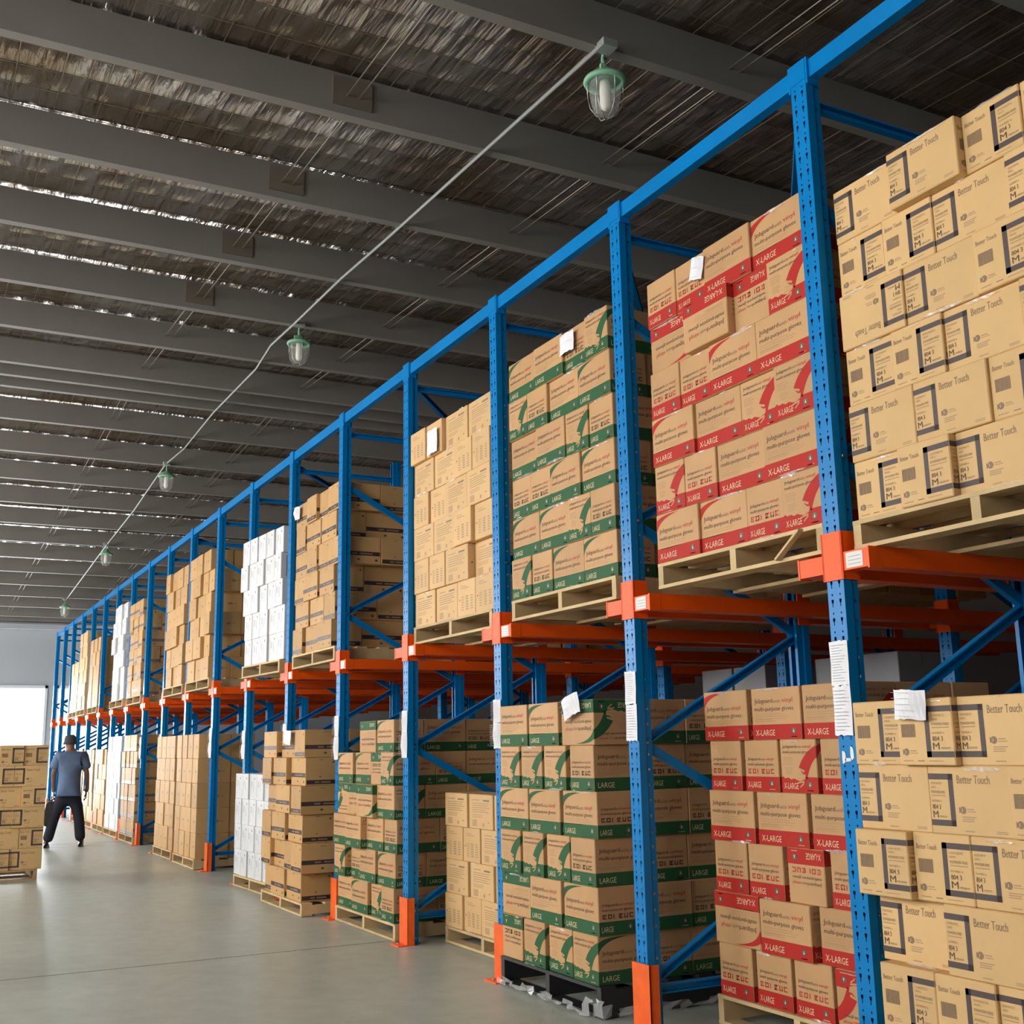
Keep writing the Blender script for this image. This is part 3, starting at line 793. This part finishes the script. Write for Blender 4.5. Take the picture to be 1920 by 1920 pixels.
# ---- fifth bay: upper empty, loose green below
load('green', 'loose lower green stack', 4.86, 6.235, .03, .130, .2585, ["_ _ B' A", "A A C' D", "D' A'+ A'+ B", 'B+ B+ B C', 'D C B A', 'B A D C'], jit=.03, depth=1.9, film=.15, ph=.125, nside=2)
# ---- sixth bay: striped
load('brown', 'upper striped stack', 6.43, 7.745, 0.0, 2.393, .2605, ['A C D C', 'C B A', 'A C D C', 'C B A', 'A B C', 'C A B'], jit=.02, depth=2.3, film=.5, nside=2)
load('brown', 'lower striped stack', 6.565, 7.875, .228, .115, .2535, ['A A C', 'C B A', 'B A C+', 'C A B', 'D B C C', 'C A A'], jit=.03, depth=1.3, film=.3, ph=.11, nside=1)
# ---- seventh bay: white
load('white', 'upper white stack', 8.06, 9.40, .06, 2.392, .288, ['C C D C D', 'D C C D C', 'C D C C D', 'D C D C C', 'C C D C D'], jit=.012, depth=.5, yaw=.07, shift=[.04, .06, -.02, -.06, -.08], palw=1.2)
load('white', 'lower white stack', 8.12, 9.44, .10, .125, .270, ['C D C C D', 'C C D C C', 'D C C D C', 'C D C C D'], jit=.01, depth=.42, yaw=.03, ph=.12, palw=1.2, pald=.44)
load('brown', 'low brown stack behind white', 8.1, 9.45, -.42, .125, .2535, ['A C A', 'B A C', 'A C A', 'B A C', 'A C A', 'B A C'], jit=.02, ph=.12)
# ---- eighth bay empty; ninth, tenth plain
load('plain', 'ninth-bay upper brown stack', 11.28, 12.66, .02, 2.393, .285, ['A C B', 'C A C C', 'A B C', 'C C A C', 'B A C', 'A C B'], jit=.03, depth=2.2, nside=1)
load('plain', 'tenth-bay upper brown stack', 12.86, 14.2, .02, 2.393, .285, ['C C A C', 'A C B', 'C A C C', 'A B C', 'C C A C', 'B A C'], jit=.03, depth=.6)
load('plain', 'ninth-bay lower brown stack', 11.36, 12.62, .11, .125, .31, ['C C C C', 'C C C C', 'C C C C', 'C C C C', 'C C C C'], jit=.006, depth=1.5, film=.5, ph=.12, nside=1)
load('plain', 'tenth-bay lower brown stack', 12.84, 14.1, .09, .125, .31, ['C C C C', 'C C C C', 'C C C C', 'C C C C', 'C C C C'], jit=.006, depth=.6, film=.5, ph=.12)
# ---- far bays
load('bluestripe', 'far upper blue-striped stack', 16.06, 17.4, 0.02, 2.393, .27, ['A B C', 'C A B', 'A B C', 'B C A', 'A B C', 'C A B'], depth=2.0, nside=1)
load('white', 'far upper white stack', 17.62, 19.05, .05, 2.393, .29, ['A A B', 'B A A', 'A B A', 'A A B', 'B A A', 'A A B'], depth=.9, jit=.03, nside=1)
load('bluestripe', 'far lower blue-striped stack', 16.06, 17.4, .04, .125, .27, ['C C C C', 'C C C C', 'C C C C', 'C C C C', 'C C C C', 'C C C C'], depth=1.4, film=.4, ph=.12, nside=1)
load('white', 'far lower white stack', 17.62, 19.06, .04, .125, .27, ['C D C C D C', 'C C D C C D', 'D C C D C C', 'C D C C D C', 'D C C D C C', 'C D C C D C'], depth=.9, jit=.01, film=.4, ph=.12)
load('plain', 'far brown stack beside white', 20.86, 22.1, 0.02, 2.393, .28, ['A B C', 'C A B', 'A B C', 'B C A', 'A B C'], depth=1.5, small=True)
load('tan', 'far upper pale stack', 22.45, 23.7, 0.04, 2.393, .28, ['B B C', 'C B B', 'B B C', 'C B B', 'B B C', 'C B B'], depth=1.2, small=True, film=.4)
load('tan', 'farthest upper pale stack', 24.05, 25.3, 0.0, 2.393, .28, ['B B C', 'C B B', 'B B C', 'C B B'], depth=1.0, small=True)
load('plain', 'far lower brown stack', 19.3, 20.6, 0.02, .125, .28, ['A B C', 'C A B', 'A B C', 'B C A', 'A B C'], depth=1.1, small=True, ph=.12)
load('tan', 'far lower pale stack', 20.9, 22.2, 0.0, .125, .28, ['B B C', 'C B B', 'B B C', 'C B B', 'B B C'], depth=1.1, small=True, ph=.12)
load('tan', 'farthest lower pale stack', 22.5, 23.8, 0.0, .125, .28, ['B B C', 'C B B', 'B B C', 'C B B', 'B B C'], depth=1.1, small=True, ph=.12)
# ---- stacks deeper in the lanes, seen over the front ones
load('grey', 'shaded white stack deep in third lane', 2.02, 3.0, -2.62, .14, .32, ['A A', 'A A', 'A A', 'A A', 'A A', 'A A'], depth=.9, small=True, nside=1)
load('grey', 'shaded white stack deep in fourth lane', 3.44, 4.4, -2.62, .14, .32, ['A A', 'A A', 'A A', 'A A', 'A A', 'A A'], depth=.9, small=True, nside=1)
mb = MB(); rg = random.Random(11)
def fill(x0, x1, y1, y0, z0, z1, mt):
    z = z0
    while z + .27 <= z1:
        y = y1
        while y - .3 > y0:
            x = x0 + rg.uniform(0, .05)
            while x + .36 <= x1:
                wd = rg.choice((.36, .28)); j = rg.uniform(0, .015)
                if y == y1 or x <= x0 + .06 or True:
                    mb.box(x, x + wd - .006, y - .29, y - j, z, z + .266, mt)
                x += wd
            y -= .31
        z += .27
for j in (-1, 0, 1, 2, 4, 5, 7, 8):
    fill(j * B + .1, j * B + 1.4, -1.55, -3.4, 2.40, 3.95, 'kraft_brown')
for j in range(-1, 8):
    fill(j * B + .1, j * B + 1.4, -3.95, -4.9, .14, 2.0, 'kraft_brown')
o = tag(obj('carton_mass', mb.mesh('carton_mass')), 'dark mass of brown cartons filling the lanes behind the front stacks', 'cartons'); o['kind'] = 'stuff'
# ---- stack standing in the aisle on the left
Mleft = Matrix.Translation((11.4, 2.55, .125)) @ Matrix.Rotation(PI / 2, 4, 'Z')
load('touch', 'stack standing alone in aisle', -.61, .61, 0, 0, .240, ['L L E E', 'E L E L', 'L E L E', 'E L E L', 'L E L E', 'E L E L'], M0=Mleft, side=True, depth=1.1, jit=.02, ph=.125, dark=1, palname='dark wooden pallet under the stack alone in aisle')

# ------------------------------------------------------------------ crumpled stretch film along row seams
def film_obj(lst, idx):
    mb = MB()
    for (M, px, cw, jy, z, rh) in lst:
        ln = random.uniform(.03, .75 * cw); u = px + random.uniform(-.5, .5) * (cw - ln)
        zz = z + random.choice((rh - .006, rh - .012, .004)); hh = random.uniform(.003, .011)
        n = max(3, int(ln / .018))
        top = []; bot = []
        for i in range(n + 1):
            x = u - ln / 2 + ln * i / n
            e = max(0.0, math.sin(PI * i / n)) ** .5
            top.append(M @ Vector((x, jy + .006 + random.uniform(-.003, .006), zz + hh * e * random.uniform(.4, 1))))
            bot.append(M @ Vector((x, jy + .005 + random.uniform(-.003, .006), zz - hh * e * random.uniform(.4, 1))))
        m_ = len(top); vs = top + bot; fs = []
        for i in range(n):
            fs += [(i, i + 1, m_ + i), (i + 1, m_ + i + 1, m_ + i)]
        mb.add(vs, fs, 'film')
    return mb.mesh('stretch_film')
groups = {}
for fl in FILMS: groups.setdefault(tuple(round(v, 3) for v in fl[0].translation), []).append(fl)
def film_where(p):
    x, y, z = p
    side = 'upper' if z > 1 else 'lower'
    for a, b_, n_ in ((-2, 0, 'nearest framed-carton'), (0, 1.6, 'red'), (1.6, 3.2, 'green'), (3.2, 4.8, 'pale'), (4.8, 6.4, 'loose green'), (6.4, 8, 'striped'), (8, 12.62, 'ninth-bay brown'), (12.62, 15, 'tenth-bay brown'), (15, 17.5, 'blue-striped'), (17.5, 20, 'far white'), (20, 40, 'far pale')):
        if a <= x < b_: return 'crumpled clear stretch film on the %s %s stack' % (side, n_)
for p, lst in groups.items():
    o = tag(obj('stretch_film', film_obj(lst, 0)), film_where(p), 'plastic film', 'stretch film on the stacks'); o['kind'] = 'stuff'
mb = MB()                                                                       # crumpled film round the black pallet foot
pts = [(3.09, .075), (2.8, .085), (2.5, .08), (2.2, .09), (1.95, .085), (1.86, .055), (1.85, -.25), (1.855, -.65), (1.855, -1.05)]
rng = random.Random(3); ring = []
for a, b_ in zip(pts, pts[1:]):
    for t in range(6):
        ring.append((a[0] + (b_[0] - a[0]) * t / 6, a[1] + (b_[1] - a[1]) * t / 6))
rows_ = [[(x + rng.uniform(-.012, .012), y + rng.uniform(-.010, .010), z + rng.uniform(-.008, .008) + (.05 if 1.85 < x < 2.02 and y > 0 and z > .02 else 0)) for x, y in ring] for z in (.012, .032, .055)]
o_ = [p for r_ in rows_ for p in r_]; n = len(ring)
fs = [(r_ * n + i, r_ * n + i + 1, (r_ + 1) * n + i + 1, (r_ + 1) * n + i) for r_ in range(2) for i in range(n - 1) if not (r_ == 1 and i % 5 < 2) and not (r_ == 0 and i % 7 == 3)]
mb.add(o_, fs, 'film')
o = tag(obj('stretch_film', mb.mesh('pallet_film')), 'torn clear film wrapped round the black pallet foot', 'plastic film'); o['kind'] = 'stuff'

# ------------------------------------------------------------------ papers
def paper(label, loc, w, h, rx=0.0, rz=0.0, curl=.008, seed=1, nlines=9, roll=0.0):
    rg = random.Random(seed); mb = MB(); n = 8
    for s in (0,):
        top = [(w / 2 - w * i / n + rg.uniform(-.002, .002), curl * math.sin(PI * i / n) + rg.uniform(0, .003), h / 2 + rg.uniform(-.004, .004)) for i in range(n + 1)]
        mid = [(w / 2 - w * i / n, curl * 1.6 * math.sin(PI * i / n), 0) for i in range(n + 1)]
        bot = [(w / 2 - w * i / n + rg.uniform(-.002, .002), curl * .6 * math.sin(PI * i / n) + .004, -h / 2 + rg.uniform(-.004, .004)) for i in range(n + 1)]
        vs = top + mid + bot; m_ = n + 1
        mb.add(vs, [(r_ * m_ + i, r_ * m_ + i + 1, (r_ + 1) * m_ + i + 1, (r_ + 1) * m_ + i) for r_ in range(2) for i in range(n)], 'paper')
    pr = MB()
    for i in range(nlines):
        z = h * (.40 - .8 * i / max(1, nlines - 1)); a = abs(z) / (h / 2)
        for sgn in (0,):
            x0, x1 = w * .38, w * .38 - w * rg.uniform(.45, .78)
            yb = curl * 1.7 + .003
            pr.add([(x0, yb, z), (x1, yb, z), (x1, yb, z + h * .012), (x0, yb, z + h * .012)], [(0, 1, 2, 3)], 'paper_ink')
    t = tag(obj('paper_sheet', mb.mesh('paper_sheet'), None, loc, (rx, roll, rz)), label, 'paper', 'paper notes')
    obj('writing', pr.mesh('writing'), t)
    return t
for i, (z0, z1) in {0: (1.475, 1.87), 1: (1.47, 1.845), 2: (1.44, 1.76), 3: (1.38, 1.74), 4: (1.36, 1.75), 5: (1.40, 1.72), 6: (1.36, 1.68), 7: (1.37, 1.74), 8: (1.40, 1.65), 9: (1.33, 1.72), 10: (1.35, 1.7)}.items():
    zm = (z0 + z1) / 2 + .01
    paper('upper white list sheet on the %s upright from the right' % ORD[i], (i * B - .047, .007, (zm + z1) / 2), .105, z1 - zm, seed=i, nlines=14, curl=.003 if i < 2 else .015)
    paper('lower white list sheet on the %s upright from the right' % ORD[i], (i * B - .047, .007, (zm + z0) / 2), .105, zm - z0 - .004, seed=i + 30, nlines=12, curl=.006 if i < 2 else .02)
paper('white note stuck on the upper red stack', (.80, -.008, 3.90), .11, .12, roll=-.25, seed=50, nlines=3, curl=.012)
paper('white note stuck on the upper green stack', (2.19, -.035, 3.95), .17, .125, seed=51, nlines=3, curl=.01)
paper('white note stuck on the upper pale stack', (4.22, -.002, 3.80), .19, .19, seed=52, nlines=3, curl=.015)
paper('white note stuck on the black-palleted green stack', (2.10, .062, 1.675), .19, .12, roll=.3, seed=53, nlines=4, curl=.02)
paper('white note stuck on the nearest lower stack', (-.53, .13, 1.585), .155, .11, roll=-.05, seed=54, nlines=5, curl=.02)
paper('white note stuck on the lower striped stack', (7.06, .252, 1.575), .22, .13, roll=-.1, seed=55, nlines=2, curl=.02)
paper('white note stuck on the upper striped stack', (7.62, .018, 3.86), .14, .13, seed=56, nlines=1, curl=.03)

# ------------------------------------------------------------------ hanging lamps and conduit
def lamp_parts():
    p = {}
    mb = MB(); mb.tube([(-.05, 0, 0), (-.02, 0, .012), (.008, 0, .005), (.016, 0, -.02), (.012, 0, -.055), (.004, 0, -.10)], [.009, .009, .010, .011, .012, .015], 'lamp_green', 8); p['hook_pipe'] = mb.mesh('hook_pipe', True)
    mb = MB(); mb.lathe([(0, -.095), (.03, -.098), (.048, -.115), (.062, -.14), (.10, -.165), (.108, -.18), (.0, -.18)], 'lamp_green', 20); p['cap'] = mb.mesh('cap', True)
    mb = MB(); mb.lathe([(.104, -.172), (.130, -.176), (.136, -.190), (.130, -.204), (.104, -.206), (.100, -.19), (.104, -.172)], 'lamp_green', 24); p['ring'] = mb.mesh('ring', True)
    mb = MB(); mb.lathe([(.100, -.20), (.100, -.26), (.094, -.33), (.080, -.38), (.055, -.412), (.0, -.42)], 'glass', 20); p['glass_jar'] = mb.mesh('glass_jar', True)
    mb = MB(); mb.lathe([(.0, -.19), (.034, -.192), (.036, -.25), (.036, -.36), (.022, -.38), (0, -.385)], 'lamp_tube', 12); p['bulb'] = mb.mesh('bulb', True)
    mb = MB()
    for k in range(6):
        a = 2 * PI * k / 6; c, s_ = math.cos(a), math.sin(a)
        mb.tube([(.112 * c, .112 * s_, -.20), (.110 * c, .110 * s_, -.30), (.096 * c, .096 * s_, -.37), (.060 * c, .060 * s_, -.425), (.012 * c, .012 * s_, -.44)], .0028, 'cage', 5)
    p['wire_cage'] = mb.mesh('wire_cage', True)
    mb = MB(); mb.box(-.009, .009, -.009, .009, 0, .04, 'lamp_green'); p['lug'] = mb.mesh('lug')
    return p
LP = lamp_parts()
LX = [1.66, 7.93, 15.1, 21.25, 27.9]
for i, x in enumerate(LX):
    t = tag(empty('hanging_lamp', (x + .02, -.06, roof_z(x) - .36)), 'green caged well-glass lamp under the roof, %s from the camera' % ORD[i], 'lamp', 'hanging lamps in one line')
    for n_, me in LP.items():
        if n_ == 'lug':
            for a in (.3, 2.4, 4.5): obj('lug', me, t, (.108 * math.cos(a), .108 * math.sin(a), -.172))
        else: obj(n_, me, t)
    jb = MB(); jb.box(-.05, .05, -.05, .05, 0, .05, 'conduit'); obj('junction_box', jb.mesh('junction_box'), t, (-.06, .02, -.01))
cp = [(1.6, 0.0), (5.21, .02), (6.29, .04), (7.9, .02), (8.79, .02), (9.87, -.10), (12.32, -.15), (14.16, -.13), (15.1, -.03), (18.2, -.08), (21.2, -.06), (27.8, -.08)]
mb = MB(); mb.tube([(x, y, roof_z(x) - .352) for x, y in cp], .0135, 'conduit', 8)
tag(obj('conduit', mb.mesh('conduit', True)), 'thin grey cable conduit running under the roof between the lamps', 'conduit')

# ------------------------------------------------------------------ the man walking away
def skin_mesh(name, verts, edges, radii, mt, parent, root=0, sub=2):
    me = bpy.data.meshes.new(name); me.from_pydata(verts, edges, [])
    o = obj(name, me, parent); me.materials.append(MATS[mt])
    sk = o.modifiers.new('skin', 'SKIN'); sk.use_smooth_shade = True
    for i, r in enumerate(radii):
        v = me.skin_vertices[0].data[i]; v.radius = r if isinstance(r, tuple) else (r, r); v.use_root = (i == root)
    s = o.modifiers.new('sub', 'SUBSURF'); s.levels = sub; s.render_levels = sub
    dg = bpy.context.evaluated_depsgraph_get()
    m2 = bpy.data.meshes.new_from_object(o.evaluated_get(dg)); m2.name = name
    o.modifiers.clear(); o.data = m2
    if not m2.materials: m2.materials.append(MATS[mt])
    m2.polygons.foreach_set('use_smooth', [True] * len(m2.polygons))
    return o
man = tag(empty('person', (16.35, 1.02, 0), -.12), 'person in blue-grey short-sleeved shirt and black trousers walking away down the aisle', 'person')
# local frame: +X away from the camera, +Y to the left
V = [(0, 0, .92), (0, 0, 1.08), (.01, 0, 1.28), (.02, .0, 1.44), (.03, .01, 1.52), (.04, .02, 1.60), (.035, .025, 1.67),       # pelvis, waist, chest, neck base, neck, head
     (0, .09, .88), (.03, .20, .48), (.0, .29, .09), (.13, .31, .05),                                                       # left leg
     (0, -.09, .88), (.0, -.17, .48), (-.03, -.22, .09), (.09, -.24, .05),                                                   # right leg
     (.01, .17, 1.41), (.0, .245, 1.16), (.12, .235, .93), (.15, .225, .85),                                                # left arm
     (.01, -.17, 1.40), (-.04, -.255, 1.15), (.06, -.275, .91), (.10, -.265, .84)]                                           # right arm
Ed = [(0, 1), (1, 2), (2, 3), (3, 4), (4, 5), (5, 6), (0, 7), (7, 8), (8, 9), (9, 10), (0, 11), (11, 12), (12, 13), (13, 14), (3, 15), (15, 16), (16, 17), (17, 18), (3, 19), (19, 20), (20, 21), (21, 22)]
Rd = [(.12, .10), (.13, .10), (.145, .11), (.09, .08), .052, (.080, .088), (.066, .075), .085, .058, .042, .035, .085, .058, .042, .035, .050, .044, .034, .036, .050, .044, .034, .036]
skin_mesh('body', V, Ed, Rd, 'skin', man)
def hand(base, side):
    mb = MB(); bx, by, bz = base
    for k, (ln, off) in enumerate(((.062, -.030), (.072, -.010), (.068, .010), (.054, .029))):
        mb.tube([(bx + off, by, bz), (bx + off, by + .004 * side, bz - ln * .55), (bx + off - .002, by - .016 * side, bz - ln), (bx + off, by - .032 * side, bz - ln - .012)], [.0095, .009, .008, .006], 'skin', 6)
    mb.tube([(bx + .03, by, bz + .03), (bx + .052, by - .012 * side, bz - .005), (bx + .050, by - .024 * side, bz - .036)], [.011, .010, .007], 'skin', 6)
    mb.box(bx - .040, bx + .040, by - .013, by + .013, bz - .005, bz + .075, 'skin')
    return mb.mesh('fingers', True)
obj('hand', hand((.155, .222, .80), 1), man); obj('hand', hand((.105, -.262, .79), -1), man)
sv = [(0, 0, .80), (0, 0, .98), (.0, 0, 1.18), (.01, 0, 1.34), (.015, 0, 1.45), (.02, .005, 1.485), (.01, .175, 1.415), (.0, .250, 1.20), (.01, -.175, 1.405), (-.035, -.258, 1.19)]
skin_mesh('shirt', sv, [(0, 1), (1, 2), (2, 3), (3, 4), (4, 5), (3, 6), (6, 7), (3, 8), (8, 9)], [(.205, .185), (.195, .185), (.19, .19), (.18, .185), (.11, .13), .075, .105, .086, .105, .086], 'shirt', man, 1)
tv = [(0, 0, .97), (0, 0, .84), (.0, .11, .72), (.03, .20, .46), (.0, .285, .075), (0, -.11, .72), (.0, -.17, .46), (-.03, -.215, .075)]
skin_mesh('trousers', tv, [(0, 1), (1, 2), (2, 3), (3, 4), (1, 5), (5, 6), (6, 7)], [(.16, .12), (.15, .125), .105, .088, .085, .105, .088, .085], 'trousers', man, 1)
for (x, y) in ((.0, .29), (-.03, -.22)):
    mb = MB()
    secs = [(-.09, .036, .07), (-.04, .042, .085), (.04, .046, .075), (.11, .048, .058), (.17, .034, .045)]
    vs = []; n = 8
    for (sx, hw, hh) in secs:
        for j in range(n):
            a = PI * j / (n - 1); vs.append((x + sx, y + hw * math.cos(a), .002 + hh * max(0.0, math.sin(a)) ** .7))
    fs = [(i * n + j, i * n + j + 1, (i + 1) * n + j + 1, (i + 1) * n + j) for i in range(len(secs) - 1) for j in range(n - 1)]
    fs += [tuple(range(n)), tuple(range((len(secs) - 1) * n, len(secs) * n))] + [(i * n, (i + 1) * n, (i + 1) * n + n - 1, i * n + n - 1) for i in range(len(secs) - 1)]
    mb.add(vs, fs, 'shoe'); obj('shoe', mb.mesh('shoe', True), man)
mb = MB(); mb.lathe([(.0, .115), (.05, .110), (.082, .085), (.094, .03), (.095, -.02), (.085, -.035), (.0, -.03)], 'cap', 18)
mb.add([(.07, -.07, -.01), (.07, .07, -.01), (.15, .05, -.02), (.15, -.05, -.02)], [(0, 1, 2, 3)], 'cap')
obj('cap', mb.mesh('cap', True), man, (.035, .022, 1.645), (0, -.1, .1))
mb = MB()
for s_ in (-1, 1): mb.tube([(.035, .022 + s_ * .086, 1.60), (.03, .022 + s_ * .094, 1.62), (.03, .022 + s_ * .088, 1.64)], [.012, .016, .010], 'skin', 6)
mb.tube([(.115, .02, 1.63), (.138, .02, 1.60), (.125, .02, 1.59)], [.008, .013, .008], 'skin', 6)
obj('ears_and_nose', mb.mesh('ears_and_nose', True), man)
bag = tag(empty('bag', (16.48, 1.255, .33), -.12), 'black upright bag carried in the left hand of the walking person', 'bag')
mb = MB()
secs = [(.0, .085, .12), (.05, .10, .14), (.20, .098, .14), (.33, .085, .12), (.38, .05, .10)]
vs = []
for z, wy, wx in secs: vs += [(-wx, -wy, z), (wx, -wy, z), (wx, wy, z), (-wx, wy, z)]
fs = [(i * 4 + j, i * 4 + (j + 1) % 4, i * 4 + 4 + (j + 1) % 4, i * 4 + 4 + j) for i in range(4) for j in range(4)] + [(0, 1, 2, 3), (16, 17, 18, 19)]
mb.add(vs, fs, 'bag'); obj('bag_body', mb.mesh('bag_body'), bag)
mb = MB(); mb.tube([(-.06, 0, .375), (-.045, 0, .43), (.0, 0, .455), (.045, 0, .43), (.06, 0, .375)], .008, 'bag', 6); obj('handle', mb.mesh('handle', True), bag)
# ------------------------------------------------------------------ small odds and ends
mb = MB()
for (x, z, w, h) in ((-.026, 1.385, .016, .075), (-.074, 1.40, .014, .085), (-.05, 1.375, .03, .022)):
    n = 7
    ring = [(x + w * math.cos(2 * PI * k / n) * (.6 + .4 * ((k * 37) % 5) / 4), z + h / 2 * math.sin(2 * PI * k / n) * (.6 + .4 * ((k * 53) % 5) / 4)) for k in range(n)]
    vs = [(a, .0025, b_) for a, b_ in ring] + [(a, .0008, b_) for a, b_ in ring]
    mb.add(vs, [tuple(range(n))] + [(k, (k + 1) % n, n + (k + 1) % n, n + k) for k in range(n)], 'scrap')
tag(obj('paper_scrap', mb.mesh('paper_scrap')), 'torn white paper remains on the first upright from right, below the list', 'paper scrap')
mb = MB()
d = Vector((-.20, .03, .105)); M_ = Matrix.Translation((.31, .0, 2.275)) @ d.to_track_quat('X', 'Z').to_matrix().to_4x4()
mb.box(0, d.length, -.014, .014, -.006, .006, 'wood', M_)
tag(obj('broken_board', mb.mesh('broken_board')), 'broken pallet board sticking up at the corner of the upper red stack pallet', 'board')
